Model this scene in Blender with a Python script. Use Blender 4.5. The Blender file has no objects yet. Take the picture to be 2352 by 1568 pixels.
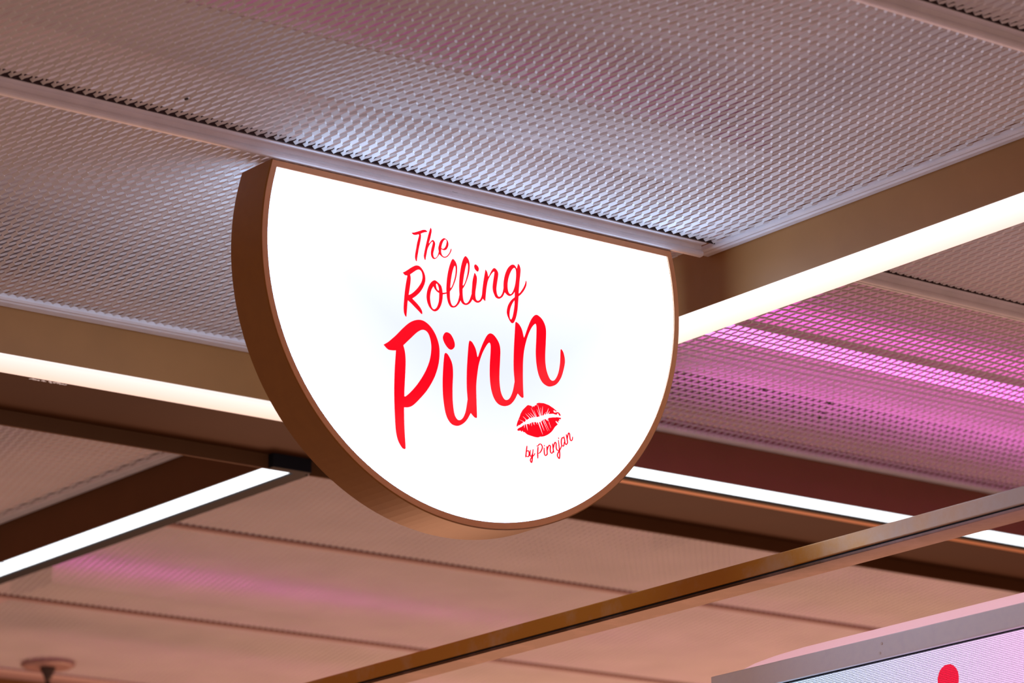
import bpy, bmesh, math
import numpy as np
from mathutils import Matrix, Vector

C = bpy.context.scene.collection
Z0 = 1.6            # camera height; the mesh ceiling is at 3.2 m

# ------------------------------------------------------------------ camera
cam_d = bpy.data.cameras.new('camera')
cam_d.sensor_width = 36.0
cam_d.lens = 119.27
cam = bpy.data.objects.new('camera', cam_d)
C.objects.link(cam)
cam.matrix_world = Matrix(((0.78132, -0.15864, -0.60365, 0.0),
                           (-0.62373, -0.23326, -0.74600, 0.0),
                           (-0.02246, 0.95939, -0.28125, Z0),
                           (0, 0, 0, 1)))
cam_d.dof.use_dof = True
cam_d.dof.focus_distance = 5.0
cam_d.dof.aperture_fstop = 6.3
cam_d.clip_start = 0.05
bpy.context.scene.camera = cam

# ------------------------------------------------------------------ world, lights, exposure
sc = bpy.context.scene
sc.view_settings.view_transform = 'Standard'
sc.view_settings.look = 'None'
sc.view_settings.exposure = 0.0
sc.view_settings.gamma = 1.0
sc.view_settings.use_curve_mapping = False
W = bpy.data.worlds.new('hall_light')
sc.world = W
W.use_nodes = True
W.node_tree.nodes['Background'].inputs[0].default_value = (0.285, 0.166, 0.130, 1)
W.node_tree.nodes['Background'].inputs[1].default_value = 1.0

def area(name, loc, aim, sx, sy, power, col):
    d = bpy.data.lights.new(name, 'AREA')
    d.shape = 'RECTANGLE'; d.size = sx; d.size_y = sy
    d.energy = power; d.color = col
    o = bpy.data.objects.new(name, d); C.objects.link(o)
    o.location = loc
    o.rotation_euler = (Vector(aim) - Vector(loc)).to_track_quat('-Z', 'Y').to_euler()
    return o

# added warm fill for unseen shop light, brightens the far ceiling
area('far_fill', (6.2, 7.6, 0.2), (5.2, 6.4, 3.2), 2.5, 2.5, 105, (1.0, 0.46, 0.26))

# ------------------------------------------------------------------ helpers
def mat(name, col, rough=0.5, metal=0.0, emit=None, strength=0.0, spec=0.5, noise=0.0, scale=30.0):
    m = bpy.data.materials.new(name); m.use_nodes = True
    nt = m.node_tree; b = nt.nodes['Principled BSDF']
    b.inputs['Base Color'].default_value = (*col, 1)
    b.inputs['Roughness'].default_value = rough
    b.inputs['Metallic'].default_value = metal
    b.inputs['Specular IOR Level'].default_value = spec
    if emit:
        b.inputs['Emission Color'].default_value = (*emit, 1)
        b.inputs['Emission Strength'].default_value = strength
    if noise:
        tc = nt.nodes.new('ShaderNodeTexCoord')
        n = nt.nodes.new('ShaderNodeTexNoise'); n.inputs['Scale'].default_value = scale
        n.inputs['Detail'].default_value = 5
        nt.links.new(tc.outputs['Object'], n.inputs['Vector'])
        r = nt.nodes.new('ShaderNodeValToRGB')
        r.color_ramp.elements[0].position = 0.3; r.color_ramp.elements[1].position = 0.7
        r.color_ramp.elements[0].color = (*[c * (1 - noise) for c in col], 1)
        r.color_ramp.elements[1].color = (*[min(1, c * (1 + noise)) for c in col], 1)
        nt.links.new(n.outputs['Fac'], r.inputs['Fac'])
        nt.links.new(r.outputs['Color'], b.inputs['Base Color'])
    return m

def lamp_mat(name, a, b, axis, lo, hi):
    """glowing diffuser: brightness slides from a (at lo) to b (at hi) across its width"""
    m = bpy.data.materials.new(name); m.use_nodes = True
    nt = m.node_tree; p = nt.nodes['Principled BSDF']
    p.inputs['Base Color'].default_value = (0.2, 0.2, 0.2, 1)
    p.inputs['Roughness'].default_value = 0.4
    tc = nt.nodes.new('ShaderNodeTexCoord'); s = nt.nodes.new('ShaderNodeSeparateXYZ')
    nt.links.new(tc.outputs['Object'], s.inputs[0])
    mr = nt.nodes.new('ShaderNodeMapRange')
    mr.inputs['From Min'].default_value = lo; mr.inputs['From Max'].default_value = hi
    nt.links.new(s.outputs[axis], mr.inputs['Value'])
    r = nt.nodes.new('ShaderNodeMixRGB')
    r.inputs[1].default_value = (*a, 1); r.inputs[2].default_value = (*b, 1)
    nt.links.new(mr.outputs['Result'], r.inputs[0])
    nt.links.new(r.outputs[0], p.inputs['Emission Color'])
    p.inputs['Emission Strength'].default_value = 1.0
    return m

def link(name, me, m, parent=None, loc=None, smooth=False):
    o = bpy.data.objects.new(name, me); C.objects.link(o)
    if m and not me.materials: me.materials.append(m)
    if parent: o.parent = parent
    if loc: o.location = loc
    if smooth:
        for p in me.polygons: p.use_smooth = True
    return o

def box(name, x0, x1, y0, y1, z0, z1, m, parent=None, bev=0.0):
    """box in world coordinates (z above the floor given as height above the camera)"""
    bm = bmesh.new()
    bmesh.ops.create_cube(bm, size=1)
    bmesh.ops.scale(bm, vec=(x1 - x0, y1 - y0, z1 - z0), verts=bm.verts)
    if bev: bmesh.ops.bevel(bm, geom=bm.edges[:], offset=bev, segments=2, affect='EDGES', profile=0.6)
    me = bpy.data.meshes.new(name); bm.to_mesh(me); bm.free()
    o = link(name, me, m, parent)
    c = Vector(((x0 + x1) / 2, (y0 + y1) / 2, (z0 + z1) / 2 + Z0))
    o.location = c - (parent.location if parent else Vector())
    return o

def extrude(name, prof, axis, a, b, m, parent=None):
    """extrude a closed profile along 'X' (profile is y,z) or 'Y' (profile is x,z); world coords relative to camera height"""
    n = len(prof); bm = bmesh.new()
    cu = sum(p[0] for p in prof) / n; cv = sum(p[1] for p in prof) / n; cw = (a + b) / 2
    def P(u, v, w): return (w - cw, u - cu, v - cv) if axis == 'X' else (u - cu, w - cw, v - cv)
    A = [bm.verts.new(P(u, v, a)) for u, v in prof]; B = [bm.verts.new(P(u, v, b)) for u, v in prof]
    for i in range(n): bm.faces.new((A[i], A[(i + 1) % n], B[(i + 1) % n], B[i]))
    bm.faces.new(A); bm.faces.new(B[::-1])
    bmesh.ops.recalc_face_normals(bm, faces=bm.faces)
    me = bpy.data.meshes.new(name); bm.to_mesh(me); bm.free()
    o = link(name, me, m, parent)
    c = Vector((cw, cu, cv + Z0) if axis == 'X' else (cu, cw, cv + Z0))
    o.location = c - (parent.location if parent else Vector())
    return o

def lathe(name, prof, seg, m, loc, parent=None, axis='Z', smooth=True):
    bm = bmesh.new(); rings = []
    for r, z in prof:
        rings.append([bm.verts.new((r * math.cos(2 * math.pi * i / seg), r * math.sin(2 * math.pi * i / seg), z)) for i in range(seg)])
    for a, b in zip(rings, rings[1:]):
        for i in range(seg): bm.faces.new((a[i], a[(i + 1) % seg], b[(i + 1) % seg], b[i]))
    bm.faces.new(rings[0][::-1]); bm.faces.new(rings[-1])
    bmesh.ops.recalc_face_normals(bm, faces=bm.faces)
    if axis == 'X': bmesh.ops.rotate(bm, matrix=Matrix.Rotation(math.pi / 2, 3, 'Y'), verts=bm.verts)
    if axis == 'Y': bmesh.ops.rotate(bm, matrix=Matrix.Rotation(math.pi / 2, 3, 'X'), verts=bm.verts)
    me = bpy.data.meshes.new(name); bm.to_mesh(me); bm.free()
    o = link(name, me, m, parent)
    if smooth:
        for p in me.polygons: p.use_smooth = len(p.vertices) == 4
    o.location = Vector((loc[0], loc[1], loc[2] + Z0)) - (parent.location if parent else Vector())
    return o

def empty(name, x, y, z, label, cat, group=None, kind=None):
    o = bpy.data.objects.new(name, None); C.objects.link(o)
    o.location = (x, y, z + Z0); o.empty_display_size = 0.05
    tag(o, label, cat, group, kind)
    return o

def tag(o, label=None, cat=None, group=None, kind=None):
    if label: o['label'] = label
    if cat: o['category'] = cat
    if group: o['group'] = group
    if kind: o['kind'] = kind
    return o

# ------------------------------------------------------------------ materials
M_mesh = mat('white_enamel_mesh', (0.74, 0.72, 0.72), 0.55, noise=0.06, scale=6)
M_trim = mat('aluminium_trim', (0.86, 0.84, 0.86), 0.42, noise=0.05, scale=25)
M_deck = mat('plenum_deck', (0.70, 0.62, 0.60), 0.9, noise=0.05, scale=4)
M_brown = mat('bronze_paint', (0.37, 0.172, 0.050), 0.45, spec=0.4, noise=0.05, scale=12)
M_frame = mat('copper_brown_paint', (0.28, 0.112, 0.014), 0.42, spec=0.3, noise=0.04, scale=60)
M_rim = mat('lit_copper_rim', (0.78, 0.37, 0.16), 0.5, noise=0.04, scale=60)  # frame paint again, lightened in place of lamp light on the rim
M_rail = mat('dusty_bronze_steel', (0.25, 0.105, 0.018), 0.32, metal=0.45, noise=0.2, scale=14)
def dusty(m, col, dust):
    """patchy near-end blend: dust on the rail, painted reflection on its base"""
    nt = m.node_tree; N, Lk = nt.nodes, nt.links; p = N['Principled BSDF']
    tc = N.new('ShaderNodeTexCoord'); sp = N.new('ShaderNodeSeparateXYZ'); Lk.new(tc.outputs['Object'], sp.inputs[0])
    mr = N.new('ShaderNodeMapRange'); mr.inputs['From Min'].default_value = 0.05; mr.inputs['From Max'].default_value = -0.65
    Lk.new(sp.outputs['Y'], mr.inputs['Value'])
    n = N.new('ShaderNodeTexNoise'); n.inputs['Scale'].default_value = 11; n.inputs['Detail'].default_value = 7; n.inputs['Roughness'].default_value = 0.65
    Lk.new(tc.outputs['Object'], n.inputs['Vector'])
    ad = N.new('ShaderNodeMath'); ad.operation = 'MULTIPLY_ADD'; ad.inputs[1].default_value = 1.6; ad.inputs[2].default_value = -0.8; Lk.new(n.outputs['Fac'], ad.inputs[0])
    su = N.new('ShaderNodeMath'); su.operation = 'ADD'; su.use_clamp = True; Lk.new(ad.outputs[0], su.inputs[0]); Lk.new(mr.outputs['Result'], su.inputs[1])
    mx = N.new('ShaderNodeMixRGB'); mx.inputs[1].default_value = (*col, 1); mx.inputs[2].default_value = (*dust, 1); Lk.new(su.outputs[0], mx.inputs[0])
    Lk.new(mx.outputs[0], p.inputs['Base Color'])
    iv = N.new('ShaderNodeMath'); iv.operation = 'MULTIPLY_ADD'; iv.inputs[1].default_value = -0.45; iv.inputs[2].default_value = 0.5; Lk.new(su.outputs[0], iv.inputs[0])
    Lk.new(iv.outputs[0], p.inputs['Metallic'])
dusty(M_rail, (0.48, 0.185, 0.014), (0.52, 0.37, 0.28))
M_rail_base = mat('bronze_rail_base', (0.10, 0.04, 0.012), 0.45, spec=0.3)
dusty(M_rail_base, (0.10, 0.038, 0.010), (0.36, 0.20, 0.17))  # pink end colour painted in place of the board's reflection
M_black = mat('black_plastic', (0.012, 0.012, 0.014), 0.6, spec=0.12)
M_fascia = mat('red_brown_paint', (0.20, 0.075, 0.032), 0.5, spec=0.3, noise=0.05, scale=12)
M_dark = mat('bronze_paint_shaded', (0.125, 0.050, 0.017), 0.6, spec=0.12, noise=0.05, scale=12)  # bronze paint again, darkened to stand in for weaker light
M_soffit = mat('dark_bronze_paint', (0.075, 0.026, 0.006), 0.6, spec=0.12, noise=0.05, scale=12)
M_grey = mat('grey_powder_coat', (0.92, 0.92, 1.0), 0.5, noise=0.03, scale=80)
M_pink = mat('pale_pink_board_glow', (0.85, 0.62, 0.66), 0.6, emit=(1.0, 0.55, 0.62), strength=0.5)  # self-glow added to lift the board's brightness
M_joint = mat('panel_joint', (0.22, 0.12, 0.115), 0.8)
M_gap_shade = mat('gap_shade', (0.035, 0.018, 0.018), 0.8)  # near-black colour standing in for shade behind the mesh edge
M_steel = mat('dark_steel', (0.10, 0.07, 0.06), 0.4, metal=0.6)
M_rose = mat('painted_canopy', (0.32, 0.19, 0.18), 0.4)
M_mauve = mat('mauve_trim', (0.42, 0.29, 0.30), 0.5)

# outlines of the sign lettering, in 0.1 mm from the sign centre
BIG_LETTERS = [
 [[(-1184,396,1),(-1142,406),(-1066,438),(-996,470),(-953,484),(-921,481),(-894,463,1),(-908,455),(-949,442),(-986,426),(-1018,409,1),(-1014,381),(-1020,330),(-1038,255),(-1058,180),(-1075,101),(-1090,31),(-1097,-19,1),(-1107,-18),(-1122,8),(-1127,47),(-1121,93),(-1106,162),(-1086,255),(-1066,326),(-1050,378),(-1054,393,1),(-1078,384),(-1110,373),(-1142,370),(-1169,381)]],
 [[(-838,542,1),(-824,522),(-819,489),(-828,442),(-848,371),(-868,318),(-875,294,1),(-866,293,1),(-838,328),(-814,351),(-798,356),(-774,340),(-761,311),(-767,270),(-784,208),(-798,161),(-798,125),(-787,96),(-765,91),(-735,112),(-713,149),(-696,202,1),(-680,196,1),(-688,163,1),(-714,122),(-747,87),(-779,72),(-811,80),(-835,114),(-839,158),(-830,213),(-813,270),(-801,313),(-806,327),(-820,323),(-850,290),(-883,239),(-905,186),(-920,125),(-932,78),(-941,30,1),(-951,30),(-964,59),(-967,94),(-957,145),(-937,225),(-914,310),(-885,414),(-859,491)]],
 [[(-696,202,1),(-703,246),(-694,292),(-671,355),(-638,397),(-600,422),(-567,417),(-535,398),(-520,365),(-521,324),(-538,285),(-563,253),(-593,239),(-625,240),(-652,246,1),(-655,209),(-648,175),(-627,147),(-595,140),(-557,156),(-524,189),(-496,230),(-476,283,1),(-466,280),(-471,248),(-496,203),(-535,155),(-573,131),(-606,125),(-643,135),(-688,163,1)],[(-650,260,1),(-645,292),(-628,340),(-600,386),(-576,403),(-557,398),(-552,372),(-561,326),(-581,286),(-606,261),(-630,254)]],
 [[(-1351,-234,1),(-1295,-201),(-1215,-143),(-1151,-102),(-1103,-83),(-1055,-85),(-1008,-116),(-969,-169),(-950,-239),(-956,-307),(-989,-386),(-1046,-469),(-1119,-541),(-1190,-593,1),(-1144,-625),(-1090,-665),(-1043,-710),(-1016,-755),(-1014,-794,1),(-1029,-793),(-1076,-759),(-1138,-716),(-1201,-671),(-1255,-638),(-1270,-633,1),(-1278,-688),(-1285,-762),(-1292,-822),(-1298,-882,1),(-1315,-875),(-1338,-830),(-1344,-752),(-1334,-638),(-1321,-530),(-1303,-421),(-1281,-318),(-1269,-269),(-1277,-263,1),(-1312,-264)],[(-1221,-239,1),(-1212,-286),(-1215,-339),(-1228,-421),(-1245,-510),(-1254,-550,1),(-1214,-531),(-1150,-480),(-1085,-412),(-1028,-333),(-1001,-261),(-1000,-201),(-1017,-158),(-1044,-139),(-1072,-140),(-1112,-158),(-1160,-193)]],
 [[(-787,-249),(-751,-254),(-707,-279),(-668,-309),(-649,-359),(-642,-411,1),(-606,-403),(-563,-388,1),(-564,-410,1),(-606,-425),(-638,-434,1),(-648,-519),(-674,-603),(-715,-670),(-764,-708),(-812,-713),(-860,-688),(-899,-642),(-925,-574),(-930,-501),(-914,-419),(-881,-340),(-835,-279)],[(-760,-312),(-752,-294),(-736,-294),(-716,-324),(-705,-362),(-706,-392,1),(-726,-389),(-749,-363)],[(-805,-340,1),(-781,-376),(-742,-409),(-701,-425,1),(-704,-489),(-713,-557),(-739,-628),(-771,-670),(-808,-686),(-839,-665),(-858,-615),(-869,-544),(-863,-470),(-842,-400)]],
 [[(-445,133),(-417,121),(-385,83),(-370,32),(-372,-42),(-386,-125),(-416,-211),(-458,-299),(-508,-368,1),(-510,-441),(-503,-507),(-480,-563),(-448,-576),(-412,-558),(-374,-511),(-349,-447),(-333,-384,1),(-307,-393,1),(-318,-472,1),(-350,-527),(-400,-579),(-449,-600),(-497,-596),(-536,-553),(-559,-483),(-567,-411),(-570,-332),(-557,-196),(-534,-78),(-504,22),(-470,102)],[(-502,-306,1),(-491,-315,1),(-466,-280),(-432,-200),(-406,-115),(-394,-33),(-396,21),(-410,38),(-431,8),(-457,-64),(-479,-155),(-493,-238)]],
 [[(-215,218),(-181,204),(-151,166),(-138,111),(-140,39),(-156,-42),(-189,-134),(-234,-228),(-276,-289,1),(-276,-371),(-265,-454),(-245,-490),(-215,-495),(-179,-471),(-144,-419),(-107,-327,1),(-86,-352,1),(-96,-414,1),(-136,-471),(-180,-507),(-224,-522),(-271,-515),(-305,-486),(-325,-436),(-333,-381),(-336,-253),(-326,-123),(-307,-12),(-283,85),(-251,170)],[(-273,-231,1),(-258,-236,1),(-224,-176),(-192,-85),(-173,-2),(-165,78),(-174,119),(-187,117),(-210,62),(-238,-43),(-258,-139)]],
 [[(-50,-5,1),(-30,-23),(-10,-66),(-11,-124),(-26,-212),(-41,-294),(-43,-358),(-31,-406),(-1,-421),(39,-398),(70,-346),(86,-293,1),(110,-317,1),(96,-370,1),(55,-420),(11,-447),(-32,-449),(-71,-431),(-96,-414,1),(-109,-334),(-100,-240),(-85,-123)],[(-31,127),(4,112),(29,80),(23,36),(6,24),(-20,36),(-45,63),(-51,102)]],
 [[(155,82,1),(181,54),(193,20),(201,-18,1),(218,-4),(260,72),(296,121),(323,133),(357,118),(387,76),(385,18),(365,-79),(349,-175),(356,-246),(377,-285),(403,-288),(435,-264),(467,-205),(489,-122,1),(517,-145,1),(503,-202,1),(470,-265),(425,-307),(380,-322),(333,-307),(308,-268),(287,-222),(282,-158),(295,-70),(315,28),(321,72),(308,79),(268,41),(222,-25),(190,-95),(166,-193),(150,-296),(138,-398,1),(126,-395),(96,-370,1),(82,-322),(96,-205),(121,-72)]],
 [[(768,282,1),(793,258),(810,203),(803,122),(786,18),(773,-86),(763,-176,1),(790,-159),(845,-88),(887,-15),(909,48,1),(918,26),(909,-33),(871,-105),(816,-172),(760,-222,1),(750,-314),(733,-439),(703,-552),(666,-627),(639,-650),(608,-643),(566,-590),(537,-523),(539,-465),(563,-389),(618,-308),(692,-243,1),(693,-201),(693,-159,1),(656,-208),(602,-242),(554,-236),(503,-202,1),(486,-165),(489,-50),(519,71),(565,166),(620,227),(665,249),(704,242),(743,198,1)],[(694,204),(720,187),(727,123),(720,35),(700,-63),(667,-148),(630,-201),(603,-213),(573,-186),(559,-124),(564,-36),(589,55),(626,134),(663,184)],[(684,-289,1),(685,-346),(671,-435),(647,-533),(623,-587),(605,-599),(588,-579),(584,-515),(601,-433),(638,-355)]],
 [[(-1708,-1362,1),(-1613,-1297),(-1486,-1185),(-1359,-1058),(-1231,-951),(-1103,-894),(-992,-891),(-882,-945),(-789,-1048),(-728,-1190),(-715,-1333),(-742,-1509),(-818,-1705),(-949,-1909),(-1094,-2068),(-1205,-2170),(-1284,-2210),(-1363,-2223,1),(-1363,-2414),(-1357,-2606),(-1345,-2811),(-1358,-2832,1),(-1404,-2819),(-1472,-2726),(-1509,-2590),(-1524,-2373),(-1531,-2051),(-1518,-1712),(-1490,-1410,1),(-1553,-1420),(-1631,-1417)],[(-1360,-1314,1),(-1333,-1408),(-1323,-1550),(-1336,-1761),(-1351,-1958),(-1355,-2063,1),(-1329,-2056),(-1233,-1972),(-1105,-1829),(-975,-1638),(-892,-1454),(-860,-1278),(-874,-1148),(-916,-1057),(-979,-1025),(-1043,-1038),(-1123,-1091),(-1235,-1195)]],
 [[(-605,-1302),(-558,-1329),(-494,-1436),(-478,-1575),(-492,-1796),(-492,-2014),(-463,-2196),(-399,-2264),(-322,-2229),(-262,-2119),(-223,-1941,1),(-172,-1965,1),(-170,-2124,1),(-246,-2241),(-333,-2317),(-429,-2354),(-533,-2331),(-615,-2219),(-658,-2008),(-668,-1776),(-654,-1540),(-629,-1340)],[(-648,-1069),(-598,-995),(-513,-1007),(-448,-1099),(-441,-1184),(-499,-1238),(-565,-1220),(-630,-1144)]],
 [[(-159,-1044,1),(-114,-1069),(-57,-1157),(-29,-1271,1),(-13,-1258),(29,-1154),(85,-1036),(154,-921),(215,-875),(288,-894),(366,-979),(396,-1083),(388,-1247),(373,-1423),(369,-1586),(392,-1734),(442,-1818),(495,-1831),(556,-1789),(613,-1678),(651,-1531,1),(682,-1591,1),(702,-1699,1),(636,-1810),(553,-1892),(446,-1930),(340,-1914),(263,-1840),(213,-1708),(194,-1538),(199,-1343),(218,-1145),(220,-1046),(198,-1017),(151,-1058),(68,-1191),(-2,-1364),(-40,-1543),(-61,-1707),(-62,-1922),(-59,-2168),(-69,-2185,1),(-108,-2175),(-172,-2123,1),(-223,-2054),(-220,-1947),(-232,-1734),(-222,-1464),(-188,-1135),(-173,-1062)]],
 [[(704,-618,1),(757,-646),(809,-719),(842,-840,1),(867,-797),(926,-656),(998,-522),(1075,-449),(1149,-463),(1222,-528),(1263,-643),(1253,-843),(1237,-1022),(1236,-1154),(1259,-1282),(1310,-1383),(1364,-1406),(1419,-1372),(1478,-1269),(1517,-1109),(1534,-907),(1548,-894,1),(1585,-943),(1609,-1050),(1591,-1163),(1530,-1327),(1444,-1439),(1347,-1492),(1265,-1502),(1172,-1460),(1107,-1361),(1071,-1213),(1061,-1029),(1077,-817),(1086,-651),(1080,-597),(1061,-587),(994,-655),(915,-800),(848,-998),(818,-1178),(807,-1376),(804,-1572),(809,-1739,1),(791,-1753),(758,-1742),(702,-1699,1),(647,-1651),(651,-1531),(639,-1326),(651,-1052),(680,-741),(692,-629)]],
]
LIPS = [[(663,-2202,1),(681,-2141,1),(716,-2069,1),(736,-2028,1),(746,-2000,1),(789,-1934,1),(837,-1889,1),(875,-1853,1),(894,-1845,1),(959,-1850,1),(965,-1879,1),(976,-1851,1),(1011,-1850,1),(1025,-1828,1),(1049,-1825,1),(1054,-1796,1),(1092,-1781,1),(1186,-1773,1),(1280,-1788,1),(1363,-1820,1),(1424,-1853,1),(1409,-1870,1),(1405,-1856,1),(1376,-1850,1),(1360,-1862,1),(1375,-1883,1),(1404,-1882,1),(1437,-1868,1),(1473,-1873,1),(1502,-1909,1),(1485,-1918,1),(1466,-1907,1),(1460,-1887,1),(1432,-1889,1),(1428,-1910,1),(1398,-1910,1),(1356,-1905,1),(1280,-1921,1),(1274,-1918,1),(1299,-1879,1),(1292,-1880,1),(1255,-1921,1),(1244,-1929,1),(1277,-1837,1),(1270,-1838,1),(1223,-1932,1),(1204,-1940,1),(1196,-1936,1),(1230,-1901,1),(1224,-1902,1),(1184,-1938,1),(1178,-1957,1),(1166,-1959,1),(1156,-1962,1),(1167,-1824,1),(1161,-1825,1),(1139,-1964,1),(1149,-1963,1),(1129,-1850,1),(1122,-1851,1),(1133,-1965,1),(1132,-1971,1),(1071,-1806,1),(1065,-1807,1),(1111,-1975,1),(1100,-1987,1),(1025,-1831,1),(1018,-1832,1),(1079,-1990,1),(1071,-1996,1),(1051,-2002,1),(998,-1906,1),(992,-1907,1),(1037,-2004,1),(1035,-2005,1),(950,-1882,1),(943,-1883,1),(1018,-2007,1),(1009,-2010,1),(927,-1953,1),(920,-1954,1),(990,-2012,1),(973,-2021,1),(885,-1967,1),(878,-1968,1),(954,-2024,1),(930,-2036,1),(840,-1981,1),(834,-1982,1),(909,-2040,1),(893,-2051,1),(864,-2073,1),(791,-2030,1),(784,-2031,1),(843,-2076,1),(822,-2110,1),(717,-2087,1),(710,-2088,1),(801,-2113,1),(788,-2121,1),(769,-2139,1),(751,-2147,1),(736,-2163,1),(720,-2173,1),(693,-2173,1),(686,-2174,1),(706,-2175,1),(684,-2197,1),(676,-2185,1),(669,-2186,1),(675,-2198,1)],[(676,-2250,1),(697,-2224,1),(730,-2205,1),(763,-2189,1),(796,-2161,1),(803,-2153,1),(808,-2201,1),(814,-2200,1),(819,-2150,1),(836,-2140,1),(868,-2229,1),(875,-2228,1),(857,-2137,1),(890,-2129,1),(895,-2125,1),(902,-2145,1),(909,-2144,1),(910,-2123,1),(933,-2107,1),(935,-2105,1),(945,-2154,1),(951,-2153,1),(949,-2102,1),(963,-2091,1),(968,-2091,1),(982,-2126,1),(989,-2125,1),(982,-2089,1),(991,-2087,1),(1001,-2131,1),(1008,-2130,1),(1003,-2086,1),(1018,-2080,1),(1030,-2085,1),(1049,-2116,1),(1055,-2115,1),(1046,-2083,1),(1065,-2080,1),(1149,-2251,1),(1155,-2250,1),(1091,-2076,1),(1102,-2071,1),(1107,-2062,1),(1177,-2187,1),(1184,-2186,1),(1131,-2059,1),(1145,-2042,1),(1149,-2030,1),(1245,-2185,1),(1251,-2184,1),(1166,-2027,1),(1172,-2019,1),(1275,-2176,1),(1281,-2176,1),(1188,-2016,1),(1207,-2010,1),(1211,-2009,1),(1268,-2046,1),(1275,-2045,1),(1240,-2005,1),(1240,-2001,1),(1307,-2129,1),(1314,-2128,1),(1259,-1998,1),(1273,-1981,1),(1349,-1962,1),(1406,-1954,1),(1420,-1948,1),(1505,-1946,1),(1497,-1970,1),(1464,-1968,1),(1475,-1991,1),(1447,-2000,1),(1458,-2027,1),(1404,-2004,1),(1399,-2019,1),(1436,-2053,1),(1435,-2059,1),(1401,-2086),(1382,-2104),(1343,-2155),(1304,-2195),(1246,-2237),(1189,-2266),(1142,-2282),(1104,-2288),(1062,-2305),(1001,-2307),(927,-2299),(871,-2291),(835,-2275),(812,-2260,1),(798,-2269,1),(771,-2243,1),(761,-2267,1),(734,-2249,1),(706,-2261,1),(687,-2256,1)]]
SMALL_LETTERS = [
 [[(852,-2462),(841,-2526),(830,-2596),(824,-2636)],[(843,-2548),(869,-2530),(887,-2550),(889,-2581),(879,-2610),(860,-2624),(832,-2613)]],
 [[(914,-2515),(904,-2568),(908,-2602),(922,-2608),(940,-2591),(953,-2558)],[(965,-2497),(955,-2564),(947,-2631),(937,-2684),(927,-2699),(910,-2678),(915,-2649),(942,-2613),(977,-2584),(996,-2552)]],
 [[(1059,-2442),(1050,-2530),(1049,-2622)],[(1029,-2439),(1055,-2431),(1090,-2400),(1116,-2401),(1137,-2428),(1135,-2459),(1113,-2500),(1086,-2532),(1055,-2547)]],
 [[(1173,-2443),(1172,-2495),(1177,-2540),(1194,-2558),(1216,-2543),(1227,-2518)],[(1172,-2403),(1186,-2420)]],
 [[(1226,-2413),(1226,-2470),(1229,-2541)],[(1233,-2469),(1245,-2426),(1272,-2391),(1290,-2407),(1286,-2448),(1290,-2489),(1310,-2507),(1330,-2490),(1339,-2468)]],
 [[(1334,-2357),(1340,-2419),(1352,-2492)],[(1351,-2417),(1361,-2367),(1383,-2331),(1400,-2350),(1399,-2397),(1408,-2437),(1431,-2448),(1451,-2436)]],
 [[(1445,-2289),(1452,-2351),(1459,-2430),(1464,-2498),(1457,-2555),(1446,-2565),(1423,-2539),(1420,-2512),(1439,-2471),(1467,-2432),(1490,-2394),(1504,-2361)],[(1445,-2251),(1456,-2270)]],
 [[(1549,-2249),(1528,-2237),(1506,-2266),(1499,-2312),(1506,-2357),(1530,-2369),(1548,-2347),(1555,-2301)],[(1550,-2218),(1560,-2258),(1566,-2303),(1575,-2326),(1589,-2336),(1608,-2318),(1620,-2291)]],
 [[(1598,-2180),(1609,-2241),(1620,-2309)],[(1613,-2258),(1626,-2193),(1645,-2153),(1660,-2169),(1664,-2215),(1671,-2249),(1687,-2264),(1708,-2244),(1717,-2200)]],
]

# ------------------------------------------------------------------ ceiling: deck and expanded metal panels
HZ = 1.6
XB = 3.392                       # left face of the long beam
YB = 4.54                        # front face of the cross beam
ceiling = box('ceiling', 0.9, 8.2, 1.6, 9.0, 1.745, 1.785, M_deck)
tag(ceiling, 'pale deck above the perforated metal ceiling', 'ceiling', kind='structure')

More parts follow.
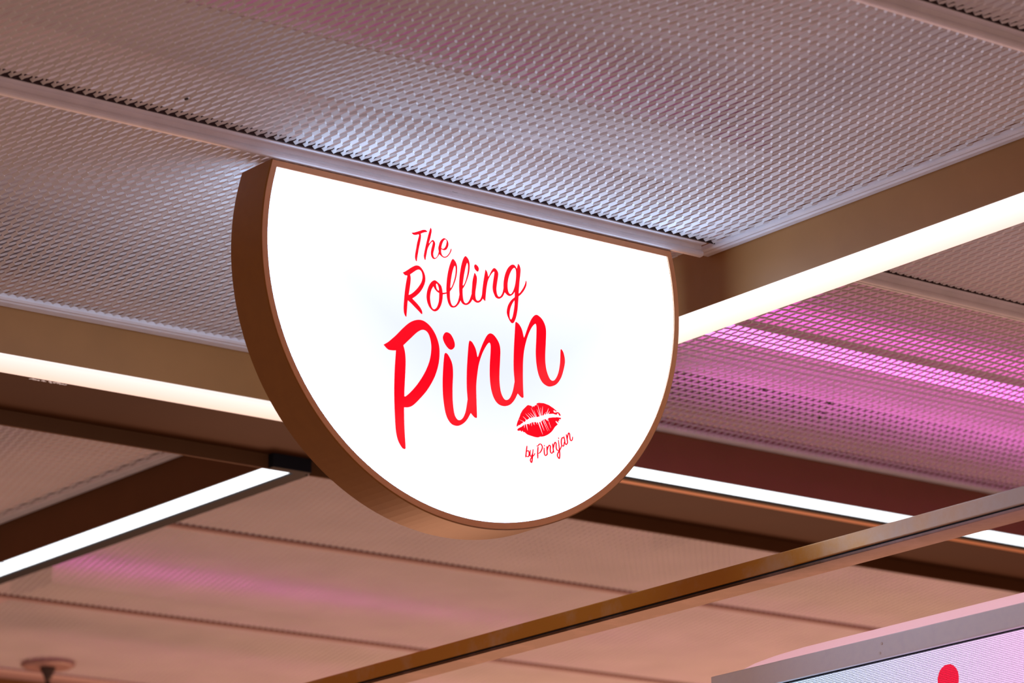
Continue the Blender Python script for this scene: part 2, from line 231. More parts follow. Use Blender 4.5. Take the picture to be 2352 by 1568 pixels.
def expanded(name, x0, x1, y0, y1, sgn=1, S=0.0163, L=0.053, w=0.0029, t=0.0010, th=40.0, bond=0.0165, ox=0.0, oy=0.0):
    """sheet of expanded metal: strands along Y, each swapping between its left and right neighbour every half period"""
    s = S / 2; th = math.radians(th); c, sn = math.cos(th), math.sin(th)
    half = L / 2
    K = int((x1 - x0) / s); J = int(math.ceil((y1 - y0) / half)) + 1
    ys = []; ph = []; mid = []
    for j in range(J + 1):
        yc = y0 + oy + j * half
        ys += [yc - bond / 2, yc + bond / 2, yc + half / 2]; ph += [j % 2, j % 2, j % 2]; mid += [0, 0, 1]
    ys = np.array(ys)
    n0 = max(0, int(np.searchsorted(ys, y0)) - 1); n1 = int(np.searchsorted(ys, y1)) + 1
    ys = np.clip(ys[n0:n1], y0, y1); ph = np.array(ph)[n0:n1]; mid = np.array(mid)[n0:n1][None, :]
    k = np.arange(K)[:, None]
    # even strands are the left half of a bond at phase 0, odd strands at phase 1
    left = ((k + ph[None, :]) % 2 == 0)
    xc = x0 + ox + (k + 0.5) * s + np.where(mid == 1, 0, np.where(left, 0.5 * s - w / 2 * c, -0.5 * s + w / 2 * c))
    zc = np.where(mid == 1, 0, np.where(left, -w / 2 * sn, w / 2 * sn)) * sgn
    yc = np.broadcast_to(ys[None, :], xc.shape)
    d = np.array([c, 0, sn * sgn]) * w / 2; nrm = np.array([-sn * sgn, 0, c]) * t / 2
    cen = np.stack([xc, yc, zc], -1)
    d = d * np.where(mid == 1, 1.42, 1.0)[..., None] * np.ones((K, 1, 1))
    V = np.stack([cen - d - nrm, cen + d - nrm, cen + d + nrm, cen - d + nrm], 2)   # K,N,4,3
    N = V.shape[1]
    verts = V.reshape(-1, 3) - np.array([(x0 + x1) / 2, (y0 + y1) / 2, 0])
    base = (np.arange(K)[:, None] * N + np.arange(N - 1)[None, :]) * 4
    f = []
    for a in range(4):
        b = (a + 1) % 4
        f.append(np.stack([base + a, base + b, base + 4 + b, base + 4 + a], -1).reshape(-1, 4))
    faces = np.concatenate(f)
    me = bpy.data.meshes.new(name)
    me.vertices.add(len(verts)); me.vertices.foreach_set('co', verts.astype(np.float32).ravel())
    me.loops.add(faces.size); me.loops.foreach_set('vertex_index', faces.astype(np.int32).ravel())
    me.polygons.add(len(faces))
    me.polygons.foreach_set('loop_start', np.arange(0, faces.size, 4, dtype=np.int32))
    me.polygons.foreach_set('loop_total', np.full(len(faces), 4, np.int32))
    me.polygons.foreach_set('use_smooth', np.zeros(len(faces), bool))
    me.update(calc_edges=True)
    o = link(name, me, M_mesh, ceiling)
    o.location = Vector(((x0 + x1) / 2, (y0 + y1) / 2, HZ + 0.004 + Z0)) - ceiling.location
    o['kind'] = 'stuff'
    return o

FL = -1
expanded('ceiling_panel', 1.55, XB - 0.024, 2.7827, 3.6572, FL)
expanded('ceiling_panel', 1.75, XB - 0.024, 1.95, 2.7620, FL)
expanded('ceiling_panel', 1.35, XB - 0.024, 3.70, YB - 0.040, FL)
expanded('ceiling_panel', XB + 0.100, 5.6, 3.66, YB - 0.012, 1, w=0.0034, t=0.0014)
expanded('ceiling_panel', XB + 0.100, 5.0, 2.72, 3.608, FL, w=0.0026)
expanded('ceiling_panel', XB + 0.100, 4.8, 1.95, 2.69, FL, w=0.0026)
expanded('ceiling_panel', 1.75, XB - 0.006, 4.93, 5.90, FL, w=0.0023)
expanded('ceiling_panel', 2.10, XB - 0.006, 5.935, 6.80, FL, w=0.0023)
expanded('ceiling_panel', XB + 0.096, 6.3, 4.93, 5.665, FL, w=0.0023)
expanded('ceiling_panel', XB + 0.096, 6.7, 5.695, 6.445, FL, w=0.0023)
expanded('ceiling_panel', XB + 0.40, 6.7, 6.475, 7.18, FL, w=0.0023)

# small dark specks of dirt stuck under the mesh
SPECKS = [(2.354, 3.591, 0.0026), (3.998, 4.233, 0.003), (4.041, 4.239, 0.0022), (4.159, 4.234, 0.0032), (4.195, 4.289, 0.0026), (4.216, 4.319, 0.0028), (3.609, 3.875, 0.002)]
bm = bmesh.new()
for x, y, q in SPECKS:
    bmesh.ops.create_icosphere(bm, subdivisions=1, radius=q, matrix=Matrix.Translation((x, y, HZ + 0.0012 + Z0)) @ Matrix.Diagonal((1, 1.7, 0.6, 1)))
me = bpy.data.meshes.new('dirt_specks'); bm.to_mesh(me); bm.free()
o = link('dirt_specks', me, mat('dark_dirt', (0.03, 0.02, 0.02), 0.9), ceiling, -ceiling.location)
tag(o, kind='stuff')

# ------------------------------------------------------------------ trims
def trim_x(n, y, x0, x1):
    """stepped aluminium trim running in X; front lip at y"""
    prof = [(y, 1.606), (y, 1.6012), (y + 0.0005, 1.6005), (y + 0.012, 1.6005), (y + 0.013, 1.5935), (y + 0.0105, 1.5915),
            (y + 0.0085, 1.5890), (y + 0.0082, 1.5860), (y + 0.0095, 1.5835), (y + 0.012, 1.5823), (y + 0.017, 1.5823), (y + 0.019, 1.5850), (y + 0.024, 1.606)]
    return tag(extrude('trim_%d' % n, prof, 'X', x0, x1, M_trim), kind='structure')
t1 = trim_x(1, 3.660, 1.5, 3.350)
tag(t1, 'stepped aluminium ceiling trim directly above the lit sign', 'trim')
t2 = trim_x(2, 2.765, 1.6, 3.350)
tag(t2, 'pink-lit aluminium ceiling trim at the top right corner', 'trim')
for t, y, xa, xb in ((t1, 3.6595, 1.5, 3.366), (t2, 2.7645, 1.6, 3.366)): box('dark_gap', xa, xb, y - 0.002, y, 1.6018, 1.6120, M_gap_shade, t)  # dark strips added for the shade between panel edge and trim
box('slot', 2.867, 2.877, 3.6728, 3.6736, 1.5925, 1.5936, M_black, t1)
t3 = trim_x(3, 3.612, XB + 0.1, 5.2)
box('dark_gap', XB + 0.1, 5.2, 3.609, 3.6115, 1.6018, 1.6065, M_gap_shade, t3)
box('lit_edge', XB + 0.1, 5.2, 3.6275, 3.6315, 1.5810, 1.5822, mat('dusty_lit_edge', (0.9, 0.9, 0.88), 0.8, noise=0.25, scale=60), t3)  # dusty strip whitened in place of light on the trim's edge
tag(t3, 'dusty ceiling trim just right of the white lamp tube', 'trim')
def roll_x(n, y0, y1, x0, x1, label, m=None):
    prof = [(y0, 1.606), (y0, 1.5992), (y0 + 0.005, 1.5965), (y0 + 0.012, 1.5975), (y0 + 0.016, 1.5958), (y1 - 0.004, 1.5958), (y1, 1.5985), (y1, 1.606)]
    return tag(extrude('trim_%d' % n, prof, 'X', x0, x1, m or M_trim), label, 'trim', kind='structure')
def roll_y(n, x0, x1, y0, y1, label):
    prof = [(x0, 1.606), (x0, 1.5992), (x0 + 0.004, 1.5972), (x0 + 0.010, 1.5985), (x0 + 0.013, 1.5965), (x1 - 0.003, 1.5965), (x1, 1.5985), (x1, 1.606)]
    return tag(extrude('trim_%d' % n, prof, 'Y', y0, y1, M_trim), label, 'trim', kind='structure')
roll_x(4, YB - 0.040, YB - 0.001, 1.35, XB - 0.002, 'grooved aluminium trim above the left warm lamp')
roll_x(5, YB - 0.012, YB - 0.001, XB + 0.094, 5.4, 'thin trim between magenta-lit mesh and dark red beam')
roll_y(6, XB - 0.027, XB - 0.001, 2.0, 3.70, 'pale edge trim along the top of the right beam')
roll_y(7, XB - 0.024, XB - 0.001, 4.92, 6.8, 'shadowed edge trim above the lower left beam')
roll_y(8, XB + 0.094, XB + 0.100, 2.7, YB - 0.012, 'edge trim behind the right white lamp')
for i, (y, xa, xb, lb) in enumerate([(5.665, XB + 0.096, 6.4, 'nearer panel joint strip in the far salmon ceiling'),
                                     (6.445, XB + 0.096, 6.8, 'farther panel joint strip in the far salmon ceiling'),
                                     (5.900, 1.75, XB - 0.03, 'panel joint strip at the left edge of the hall ceiling')]):
    tag(extrude('trim_%d' % (9 + i), [(y + 0.018, 1.606), (y + 0.018, 1.600), (y + 0.029, 1.600), (y + 0.029, 1.606)],
                'X', xa, xb, M_mauve), lb, 'trim', kind='structure')
    box('dark_gap', xa, xb, y, y + 0.0178, 1.6005, 1.606, M_joint, bpy.data.objects['trim_%d' % (9 + i)])
roll_x(12, 7.18, 7.275, 2.0, 7.0, 'mauve ceiling trim in the bottom left corner', M_mauve)

# ------------------------------------------------------------------ beams
def beam(prof_box, label, m=None):
    o = box('beam', *prof_box, m or M_brown, bev=0.0015)
    return tag(o, label, 'beam', kind='structure')
beam((XB, XB + 0.093, 1.9, YB, 1.5195, 1.625), 'bronze beam running up to the right above the white lamp')
beam((1.35, XB + 0.093, YB, YB + 0.088, 1.5195, 1.625), 'bronze cross beam on the left above the warm lamp')
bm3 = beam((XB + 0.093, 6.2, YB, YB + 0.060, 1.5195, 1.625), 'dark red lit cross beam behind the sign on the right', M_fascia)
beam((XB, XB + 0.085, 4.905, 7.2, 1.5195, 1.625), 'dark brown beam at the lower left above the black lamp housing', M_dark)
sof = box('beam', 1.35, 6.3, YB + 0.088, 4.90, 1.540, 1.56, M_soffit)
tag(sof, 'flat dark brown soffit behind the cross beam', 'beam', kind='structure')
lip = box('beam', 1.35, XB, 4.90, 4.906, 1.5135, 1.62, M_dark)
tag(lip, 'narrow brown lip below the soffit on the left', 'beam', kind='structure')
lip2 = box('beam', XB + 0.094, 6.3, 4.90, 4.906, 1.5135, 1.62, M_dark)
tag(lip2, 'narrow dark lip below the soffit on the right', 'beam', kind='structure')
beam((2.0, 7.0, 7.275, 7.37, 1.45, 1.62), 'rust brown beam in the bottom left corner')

# ------------------------------------------------------------------ linear lamps
def lens_profile(a, b, top, bot, n=6):
    """flat topped lens with rounded lower corners between a and b"""
    r = min(0.008, (b - a) / 3); P = [(a, top)]
    for i in range(n + 1):
        t = math.pi + math.pi / 2 * i / n
        P.append((a + r + r * math.cos(t), bot + r + r * math.sin(t)))
    for i in range(n + 1):
        t = 1.5 * math.pi + math.pi / 2 * i / n
        P.append((b - r + r * math.cos(t), bot + r + r * math.sin(t)))
    P.append((b, top))
    return P
M_lampB1 = lamp_mat('lamp_white_to_cream', (1.2, 1.14, 1.14), (0.95, 0.745, 0.64), 'X', -0.046, 0.047)
M_lampB2 = lamp_mat('lamp_warm', (1.02, 0.90, 0.84), (0.95, 0.64, 0.50), 'Y', -0.035, 0.045)
M_cool = lamp_mat('lamp_cool_white', (2.0, 2.15, 2.3), (2.0, 2.15, 2.3), 'X', -1, 1)
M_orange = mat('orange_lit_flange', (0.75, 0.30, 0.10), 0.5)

l1 = empty('linear_lamp', XB + 0.046, 3.2, 1.5195, 'wide white lamp under the beam running up to the right', 'lamp')
extrude('diffuser', lens_profile(XB + 0.0005, XB + 0.0925, 1.5190, 1.5137), 'Y', 1.9, YB - 0.001, M_lampB1, l1)
l2 = empty('linear_lamp', 2.6, YB + 0.044, 1.5195, 'warm white lamp under the left cross beam', 'lamp')
extrude('diffuser', lens_profile(YB + 0.0005, YB + 0.0875, 1.5190, 1.5142), 'X', 1.35, XB - 0.001, M_lampB2, l2)
l3 = empty('linear_lamp', 4.9, YB + 0.04, 1.5195, 'thin cool white lamp right of the sign, behind the bronze rail', 'lamp')
extrude('diffuser', lens_profile(YB + 0.002, YB + 0.050, 1.5190, 1.5137), 'X', 3.86, 6.1, M_cool, l3)
box('end_cap', 3.84, 3.86, YB + 0.001, YB + 0.056, 1.513, 1.519, M_grey, l3)
box('channel', 3.50, 6.1, YB + 0.0605, YB + 0.0720, 1.5155, 1.600, M_black, bm3)
box('flange', 3.50, 6.1, YB + 0.0725, YB + 0.0875, 1.5137, 1.600, M_orange, bm3)
l4 = empty('linear_lamp', XB + 0.045, 5.9, 1.5195, 'cool white lamp in a black housing at the lower left', 'lamp')
extrude('diffuser', lens_profile(XB + 0.004, XB + 0.058, 1.5185, 1.5137), 'Y', 4.907, 5.842, M_cool, l4)
extrude('diffuser', lens_profile(XB + 0.004, XB + 0.058, 1.5185, 1.5137), 'Y', 5.852, 7.1, M_cool, l4)
box('housing', XB + 0.060, XB + 0.093, 4.9068, 7.1, 1.5137, 1.545, M_black, l4)
box('end_cap', XB + 0.0004, XB + 0.0846, 4.885, 4.9066, 1.5136, 1.5395, M_black, l4)

# lint stuck on the warm lamp
bm = bmesh.new()
rng = np.random.default_rng(3)
for i in range(26):
    x = 2.725 + 0.075 * rng.random(); r = 0.0006 + 0.0012 * rng.random()
    bmesh.ops.create_icosphere(bm, subdivisions=1, radius=r, matrix=Matrix.Translation((x, YB + 0.0815 + 0.006 * rng.random(), 1.5130 + Z0)) @ Matrix.Diagonal((2.2, 1, 0.7, 1)))
me = bpy.data.meshes.new('lint'); bm.to_mesh(me); bm.free()
o = link('lint', me, mat('pale_lint', (0.85, 0.78, 0.72), 0.9))
tag(o, 'pale dust lint clinging under the warm left lamp', 'lint', kind='stuff')

# ------------------------------------------------------------------ magenta tubes above the mesh
M_refl = mat('glow_wing_white', (0.80, 0.70, 0.72), 0.7)
M_hous = mat('tube_tray', (0.30, 0.17, 0.18), 0.6)
def tube_light(x0, x1, y, label, power, tray=False):
    M_tube = mat('magenta_tube', (0.8, 0.4, 0.8), 0.4, emit=(1.0, 0.15, 0.82), strength=power)
    xm = (x0 + x1) / 2; h = (x1 - x0) / 2
    t = empty('tube_light', xm, y, 1.70, label, 'lamp')
    if tray:
        R, zt = 0.008, 1.678
        box('tray', x0 - 0.03, x1 + 0.03, y - 0.09, y + 0.09, 1.662, 1.665, M_deck, t)  # tray added to hide the tube and keep its light on the deck
        box('end_plate', x0 - 0.03, x0 - 0.027, y - 0.09, y + 0.09, 1.6652, 1.735, M_deck, t)
        box('end_plate', x1 + 0.027, x1 + 0.03, y - 0.09, y + 0.09, 1.6652, 1.735, M_deck, t)
    else:
        R, zt = 0.013, 1.690
        rp = extrude('glow_wing', [(y + 0.040, 1.694), (y + 0.038, 1.691), (y + 0.066, 1.664), (y + 0.100, 1.640), (y + 0.102, 1.643), (y + 0.068, 1.667)], 'X', x0 - 0.06, x1 + 0.06, M_refl, t)  # wing added to catch the tube's light as a second glow
        box('tray', x0, x1, y - 0.068, y - 0.038, 1.690, 1.694, M_hous, t)
        for q in (0.95,): box('hanger', x0 + q * (x1 - x0), x0 + q * (x1 - x0) + 0.01, y - 0.06, y - 0.05, 1.694, 1.7445, M_hous, t)
    tb = lathe('tube', [(R * 0.85, -h), (R, -h + 0.004), (R, h - 0.004), (R * 0.85, h)], 12, M_tube, (xm, y, zt), t, axis='X')
    if not tray: tb.data.transform(Matrix.Diagonal((1, 2.4, 0.7, 1)))
    return t
tube_light(3.78, 5.6, 4.222, 'bright magenta tube shining through mesh right of the sign', 3.4)
tube_light(2.0, 3.25, 3.52, 'magenta tube hidden above the mesh over the sign', 1.0, True)
tube_light(3.95, 6.6, 6.62, 'magenta tube hidden above the far salmon ceiling', 9.0, True)
tube_light(2.4, 2.85, 5.56, 'magenta tube hidden above the left ceiling strip', 12.0, True)
tube_light(4.9, 6.2, 5.45, 'magenta tube hidden above the ceiling behind the rail', 9.0, True)

# ------------------------------------------------------------------ half moon sign
SX, SZ, SY, SD = 2.913, 1.479, 3.675, 0.075
sign = empty('hanging_sign', SX, SY + SD / 2, SZ, 'glowing white half-moon sign with red script lettering and a lipstick kiss', 'sign')
def rad(t, off=0.0):
    return 0.3698 + 0.0042 * math.cos(t) - 0.0032 * math.sin(t) + 0.0037 * math.cos(2 * t) + 0.0064 * math.sin(2 * t) + off
def half_moon(off, topz, n=120):
    """closed outline (x, z) relative to the sign centre: arc below topz, straight chord on top"""
    pts = []
    ts = np.linspace(math.pi * 0.75, math.pi * 2.25, 721)
    P = np.array([(rad(t, off) * math.cos(t), rad(t, off) * math.sin(t)) for t in ts])
    i0 = next(i for i in range(len(P)) if P[i, 1] <= topz)
    i1 = len(P) - 1 - next(i for i in range(len(P)) if P[::-1][i, 1] <= topz)
    idx = np.linspace(i0, i1, n).round().astype(int)
    A = P[idx]; A[0, 1] = A[-1, 1] = topz
    return A
RIM = 0.0108
outer = half_moon(RIM, 1.5815 - SZ); inner = half_moon(0.0, 1.5705 - SZ)
def frame_mesh():
    bm = bmesh.new(); h = SD / 2; n = len(outer); b = 0.0012
    prof = []
    def ring(pts, y): return [bm.verts.new((p[0], y, p[1])) for p in pts]
    oi = half_moon(RIM - b, 1.5815 - SZ - b)
    R = [ring(inner, -h + 0.003), ring(inner, -h), ring(oi, -h), ring(outer, -h + b), ring(outer, h - b), ring(oi, h), ring(inner, h), ring(inner, h - 0.003)]
    for a, c in zip(R, R[1:]):
        for i in range(n): bm.faces.new((a[i], a[(i + 1) % n], c[(i + 1) % n], c[i]))
    bmesh.ops.recalc_face_normals(bm, faces=bm.faces)
    me = bpy.data.meshes.new('frame'); bm.to_mesh(me); bm.free()
    return me
fm = frame_mesh(); fm.materials.append(M_frame)
link('frame', fm, M_frame, sign)
def rim_mesh(y):
    bm = bmesh.new(); n = len(inner); oi = half_moon(RIM - 0.0016, 1.5815 - SZ - 0.0016)
    rings = [[bm.verts.new((p[0], yy, p[1])) for p in pts] for pts, yy in ((inner, y), (oi, y), (oi, y + 0.0006), (inner, y + 0.0006))]
    for a, c in zip(rings, rings[1:] + rings[:1]):
        for i in range(n): bm.faces.new((a[i], a[(i + 1) % n], c[(i + 1) % n], c[i]))
    bmesh.ops.recalc_face_normals(bm, faces=bm.faces)
    me = bpy.data.meshes.new('rim'); bm.to_mesh(me); bm.free()
    return me
ro = link('rim', rim_mesh(-SD / 2 - 0.0007), M_rim, sign); ro['label'] = 'front rim in frame copper, lightened as if lit'
def disc(name, y, m, thick=0.002):
    bm = bmesh.new(); n = len(inner)
    A = [bm.verts.new((p[0], y - thick / 2, p[1])) for p in inner]; B = [bm.verts.new((p[0], y + thick / 2, p[1])) for p in inner]
    bm.faces.new(A); bm.faces.new(B[::-1])
    for i in range(n): bm.faces.new((A[i], A[(i + 1) % n], B[(i + 1) % n], B[i]))
    bmesh.ops.recalc_face_normals(bm, faces=bm.faces)
    me = bpy.data.meshes.new(name); bm.to_mesh(me); bm.free()
    return link(name, me, m, sign)
def face_mat():
    m = mat('lit_opal_acrylic', (0.20, 0.20, 0.20), 0.25, spec=0.3)
    nt = m.node_tree; p = nt.nodes['Principled BSDF']
    N, Lk = nt.nodes, nt.links
    tc = N.new('ShaderNodeTexCoord'); sp = N.new('ShaderNodeSeparateXYZ'); Lk.new(tc.outputs['Object'], sp.inputs[0])
    ln = N.new('ShaderNodeVectorMath'); ln.operation = 'LENGTH'; Lk.new(tc.outputs['Object'], ln.inputs[0])
    a = N.new('ShaderNodeMath'); a.operation = 'SUBTRACT'; a.inputs[0].default_value = 0.372; Lk.new(ln.outputs['Value'], a.inputs[1])
    b = N.new('ShaderNodeMath'); b.operation = 'SUBTRACT'; b.inputs[0].default_value = 0.0915; Lk.new(sp.outputs['Z'], b.inputs[1])
    mn = N.new('ShaderNodeMath'); mn.operation = 'MINIMUM'; Lk.new(a.outputs[0], mn.inputs[0]); Lk.new(b.outputs[0], mn.inputs[1])
    # face brighter at the rim, overdriven there to light the mesh
    dv = N.new('ShaderNodeMath'); dv.operation = 'DIVIDE'; dv.inputs[1].default_value = 0.25; Lk.new(mn.outputs[0], dv.inputs[0])
    r = N.new('ShaderNodeValToRGB'); r.color_ramp.interpolation = 'EASE'
    e = r.color_ramp.elements
    e[0].position = 0.03; e[0].color = (*SIGN_EDGE, 1)
    e[1].position = 0.95; e[1].color = (0.79, 0.87, 1.0, 1)
    q = e.new(0.27); q.color = (0.98, 1.04, 1.14, 1)
    Lk.new(dv.outputs[0], r.inputs['Fac'])
    Lk.new(r.outputs['Color'], p.inputs['Emission Color'])
    p.inputs['Emission Strength'].default_value = 1.0
    return m
SIGN_EDGE = (4.3, 6.2, 9.4)
M_face = face_mat()
disc('front_panel', -SD / 2 + 0.003, M_face)
disc('back_panel', SD / 2 - 0.003, M_face)
lathe('screw', [(0.0028, 0), (0.0028, 0.0012), (0.0015, 0.002)], 10, M_steel, (2.5555, 3.693, 1.3585), sign, axis='X')

# --- lettering
M_red = mat('red_vinyl', (0.35, 0.0, 0.005), 0.14, emit=(1.0, 0.0, 0.012), strength=0.97, spec=0.3)
def smooth_closed(p, sub=5):
    n = len(p); out = []
    V = [Vector((q[0], q[1])) * 1e-4 for q in p]; cor = [len(q) > 2 for q in p]
    for i in range(n):
        p1, p2 = V[i], V[(i + 1) % n]
        m1 = (p2 - p1) if cor[i] else (p2 - V[i - 1]) / 2
        m2 = (p2 - p1) if cor[(i + 1) % n] else (V[(i + 2) % n] - p1) / 2
        d = (p2 - p1).length
        for m in (m1, m2):
            if m.length > 1.3 * d: m *= 1.3 * d / m.length
        ns = 1 if (cor[i] and cor[(i + 1) % n]) else sub
        for k in range(ns):
            t = k / ns; t2, t3 = t * t, t * t * t
            out.append((2 * t3 - 3 * t2 + 1) * p1 + (t3 - 2 * t2 + t) * m1 + (-2 * t3 + 3 * t2) * p2 + (t3 - t2) * m2)
    return out
dg = [None]
def vinyl(name, loops, offs=0.0):
    cu = bpy.data.curves.new(name, 'CURVE'); cu.dimensions = '2D'; cu.fill_mode = 'BOTH'; cu.extrude = 0.00025
    for pts in loops:
        s = cu.splines.new('POLY'); s.points.add(len(pts) - 1); s.use_cyclic_u = True
        for q, v in zip(s.points, pts): q.co = (v[0], v[1], 0, 1)
    tmp = bpy.data.objects.new('tmp', cu); C.objects.link(tmp)
    bpy.context.view_layer.update()
    me = bpy.data.meshes.new_from_object(tmp.evaluated_get(bpy.context.evaluated_depsgraph_get()))
    bpy.data.objects.remove(tmp); bpy.data.curves.remove(cu)
    me.name = name
    me.transform(Matrix(((1, 0, 0, 0), (0, 0, -1, -SD / 2 + 0.003 - 0.001 - 0.0004 - offs), (0, 1, 0, 0), (0, 0, 0, 1))))
    me.materials.clear()
    return link(name, me, M_red, sign)
for n, L in enumerate(BIG_LETTERS): vinyl('letter', [smooth_closed(l) for l in L], offs=0.00002 * (n % 2))
lips = vinyl('lips_emblem', [smooth_closed(l) for l in LIPS]); lips['label'] = 'red lipstick kiss mark'
def smooth_open(p, sub=6):
    V = [Vector(q) * 1e-4 for q in p]; out = []
    for i in range(len(V) - 1):
        a = V[max(i - 1, 0)]; b = V[i]; c = V[i + 1]; d = V[min(i + 2, len(V) - 1)]
        for k in range(sub):
            t = k / sub
            out.append(0.5 * ((2 * b) + (c - a) * t + (2 * a - 5 * b + 4 * c - d) * t * t + (3 * b - a - 3 * c + d) * t ** 3))
    out.append(V[-1]); return out
def ribbon(p, wid):
    pts = smooth_open(p) if len(p) > 2 else [Vector(q) * 1e-4 for q in p]
    n = len(pts); A = []; B = []
    for i in range(n):
        d = (pts[min(i + 1, n - 1)] - pts[max(i - 1, 0)]).normalized(); nn = Vector((-d.y, d.x))
        up = abs(d.y)
        w = wid * (0.55 + 0.45 * up) * (0.55 + 0.45 * min(1, 4 * min(i, n - 1 - i) / n + 0.2))
        A.append(pts[i] + nn * w); B.append(pts[i] - nn * w)
    return A + B[::-1]
def ribbon_letter(strokes):
    bm = bmesh.new(); y0 = -SD / 2 + 0.003 - 0.001 - 0.0004
    for s in strokes:
        P = ribbon(s, 0.00098); n = len(P) // 2
        fr = [bm.verts.new((v.x, y0 - 0.0002, v.y)) for v in P]; bk = [bm.verts.new((v.x, y0 + 0.0003, v.y)) for v in P]
        N = 2 * n
        for i in range(n - 1): bm.faces.new((fr[i], fr[i + 1], fr[N - 2 - i], fr[N - 1 - i]))
        for i in range(N): bm.faces.new((fr[i], fr[(i + 1) % N], bk[(i + 1) % N], bk[i]))
    bmesh.ops.recalc_face_normals(bm, faces=bm.faces)
    me = bpy.data.meshes.new('letter'); bm.to_mesh(me); bm.free()
    return link('letter', me, M_red, sign)
for L in SMALL_LETTERS: ribbon_letter(L)

# ------------------------------------------------------------------ bronze rail below
rail = empty('box_rail', 3.385, 3.6, 1.079, 'dusty bronze box section rail crossing the lower right', 'rail')
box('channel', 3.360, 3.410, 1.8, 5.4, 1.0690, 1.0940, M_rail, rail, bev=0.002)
box('groove', 3.3625, 3.4085, 1.8, 5.4, 1.0665, 1.0690, M_black, rail)
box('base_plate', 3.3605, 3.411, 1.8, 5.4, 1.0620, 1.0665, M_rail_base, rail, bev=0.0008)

# ------------------------------------------------------------------ LED screen
scr = empty('led_screen', 3.45, 3.0, 0.75, 'lit dot-matrix LED screen in a grey metal frame', 'screen')
X0 = 3.400
ftop = 0.9465
fr = box('frame', X0, X0 + 0.05, 2.3, 3.745, 0.9140, ftop, M_grey, scr, bev=0.002)
box('frame', X0, X0 + 0.05, 3.7125, 3.745, 0.35, 0.9138, M_grey, scr, bev=0.002)
box('frame', X0, X0 + 0.05, 2.268, 2.2998, 0.35, ftop, M_grey, scr, bev=0.002)
box('backing', X0 + 0.006, X0 + 0.045, 2.3, 3.712, 0.35, 0.9138, M_black, scr)
def led_mat():
    m = bpy.data.materials.new('led_dots'); m.use_nodes = True
    nt = m.node_tree; N = nt.nodes; Lk = nt.links; p = N['Principled BSDF']
    p.inputs['Base Color'].default_value = (0.01, 0.01, 0.012, 1); p.inputs['Roughness'].default_value = 0.6
    tc = N.new('ShaderNodeTexCoord'); sp = N.new('ShaderNodeSeparateXYZ'); Lk.new(tc.outputs['Object'], sp.inputs[0])
    def math_(op, a, b=None, clamp=False):
        n = N.new('ShaderNodeMath'); n.operation = op; n.use_clamp = clamp
        for i, v in enumerate((a, b)):
            if v is None: continue
            if isinstance(v, (int, float)): n.inputs[i].default_value = v
            else: Lk.new(v, n.inputs[i])
        return n.outputs[0]
    pitch = 0.0025
    def cell(o):
        f = math_('FRACT', math_('DIVIDE', o, pitch))
        return math_('ABSOLUTE', math_('SUBTRACT', f, 0.5))
    a = cell(sp.outputs['Y']); b = cell(sp.outputs['Z'])
    d = math_('MAXIMUM', a, b)
    dot = math_('LESS_THAN', d, 0.36)
    # picture: bluish white to pink, with a red spot
    mr = N.new('ShaderNodeMapRange'); mr.inputs['From Min'].default_value = 0.58; mr.inputs['From Max'].default_value = 0.10
    Lk.new(sp.outputs['Y'], mr.inputs['Value'])
    mix = N.new('ShaderNodeMixRGB'); mix.inputs[1].default_value = (0.75, 1.0, 1.35, 1); mix.inputs[2].default_value = (1.25, 0.72, 1.15, 1)
    Lk.new(mr.outputs['Result'], mix.inputs[0])
    dy = math_('SUBTRACT', sp.outputs['Y'], 3.2570 - 3.0); dz = math_('SUBTRACT', sp.outputs['Z'], 0.8650 - 0.75)
    rr = math_('SQRT', math_('ADD', math_('MULTIPLY', dy, dy), math_('MULTIPLY', dz, dz)))
    spot = math_('LESS_THAN', rr, 0.0205)
    mix2 = N.new('ShaderNodeMixRGB'); mix2.inputs[2].default_value = (1.4, 0.0, 0.05, 1)
    Lk.new(spot, mix2.inputs[0]); Lk.new(mix.outputs[0], mix2.inputs[1])
    Lk.new(mix2.outputs[0], p.inputs['Emission Color']); 
    Lk.new(math_('MULTIPLY', dot, 1.35), p.inputs['Emission Strength'])
    return m
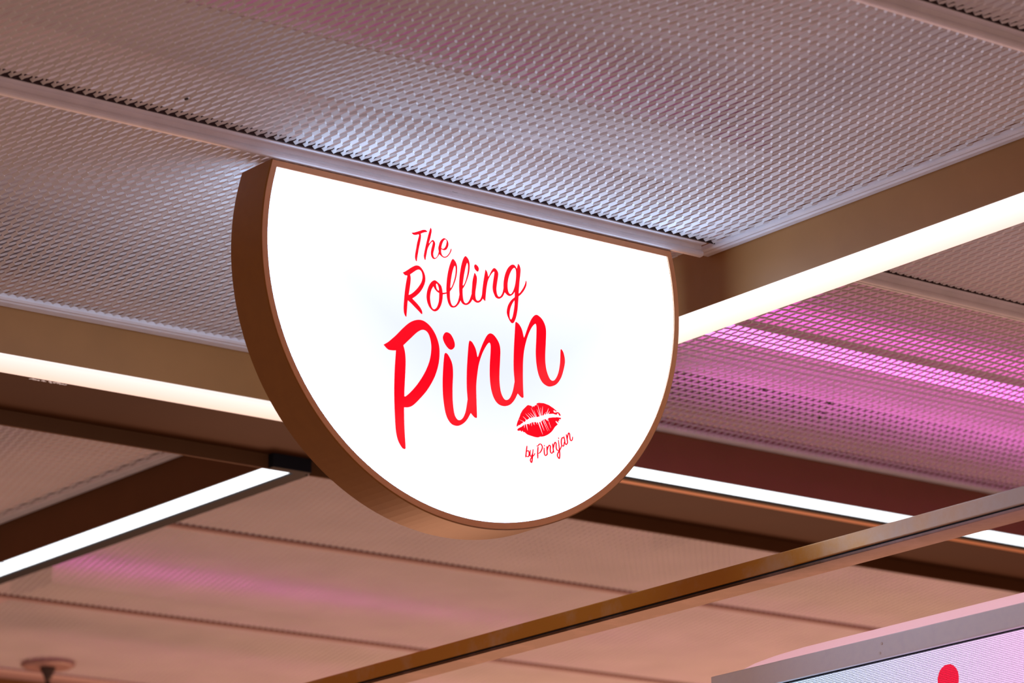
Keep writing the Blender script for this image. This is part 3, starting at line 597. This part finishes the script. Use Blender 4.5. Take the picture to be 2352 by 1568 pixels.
# one flat LED face; its object origin is at the screen's own origin
bm = bmesh.new()
v = [bm.verts.new(c) for c in ((0, -0.7, -0.4), (0, 0.709, -0.4), (0, 0.709, 0.1605), (0, -0.7, 0.1605))]
f = bm.faces.new(v[::-1])
ex = bmesh.ops.extrude_face_region(bm, geom=[f]); bmesh.ops.translate(bm, vec=(0.003, 0, 0), verts=[e for e in ex['geom'] if isinstance(e, bmesh.types.BMVert)])
bmesh.ops.recalc_face_normals(bm, faces=bm.faces)
me = bpy.data.meshes.new('led_panel'); bm.to_mesh(me); bm.free()
o = link('led_panel', me, led_mat(), scr); o.location = (X0 + 0.003 - scr.location.x, 0, 0)
for yy, zz in ((3.380, 0.9353), (3.3846, 0.9222)):
    lathe('rivet', [(0.0022, 0), (0.0022, -0.0008), (0.0012, -0.0016)], 10, M_trim, (X0, yy, zz), scr, axis='X')

# pink board behind the screen
py = [3.772, 3.7557, 3.7428, 3.7102, 3.6656, 3.6026, 3.4578, 3.3018, 3.1571, 2.95, 2.3]
pz = [0.8, 0.9596, 0.9615, 0.9675, 0.9714, 0.9741, 0.9748, 0.9756, 0.9764, 0.9775, 0.9811]
bm = bmesh.new()
A = [bm.verts.new((0, y - 3.1, z - 0.9)) for y, z in zip(py, pz)] + [bm.verts.new((0, 2.3 - 3.1, -0.55)), bm.verts.new((0, py[0] - 3.1, -0.55))]
f = bm.faces.new(A); ex = bmesh.ops.extrude_face_region(bm, geom=[f])
bmesh.ops.translate(bm, vec=(0.02, 0, 0), verts=[e for e in ex['geom'] if isinstance(e, bmesh.types.BMVert)])
bmesh.ops.recalc_face_normals(bm, faces=bm.faces)
me = bpy.data.meshes.new('pink_board'); bm.to_mesh(me); bm.free()
o = link('pink_board', me, M_pink, None, (3.46, 3.1, 0.9 + Z0))
tag(o, 'pale pink round-cornered board behind the LED screen', 'board')

# ------------------------------------------------------------------ hanging rod, lower left
hr = empty('hanging_rod', 4.235, 7.062, 1.599, 'blurred dark rod hanging from a round ceiling canopy, bottom left', 'rod')
lathe('canopy', [(0.066, 0.0), (0.066, -0.005), (0.058, -0.010), (0.045, -0.008), (0.020, -0.010)], 32, M_rose, (4.235, 7.062, 1.599), hr)
lathe('cone', [(0.020, 0.0), (0.018, -0.006), (0.010, -0.022), (0.006, -0.034)], 20, M_steel, (4.235, 7.062, 1.589), hr)
lathe('rod', [(0.0062, 0.0), (0.0062, -0.45), (0.004, -0.455)], 14, M_steel, (4.235, 7.062, 1.556), hr)
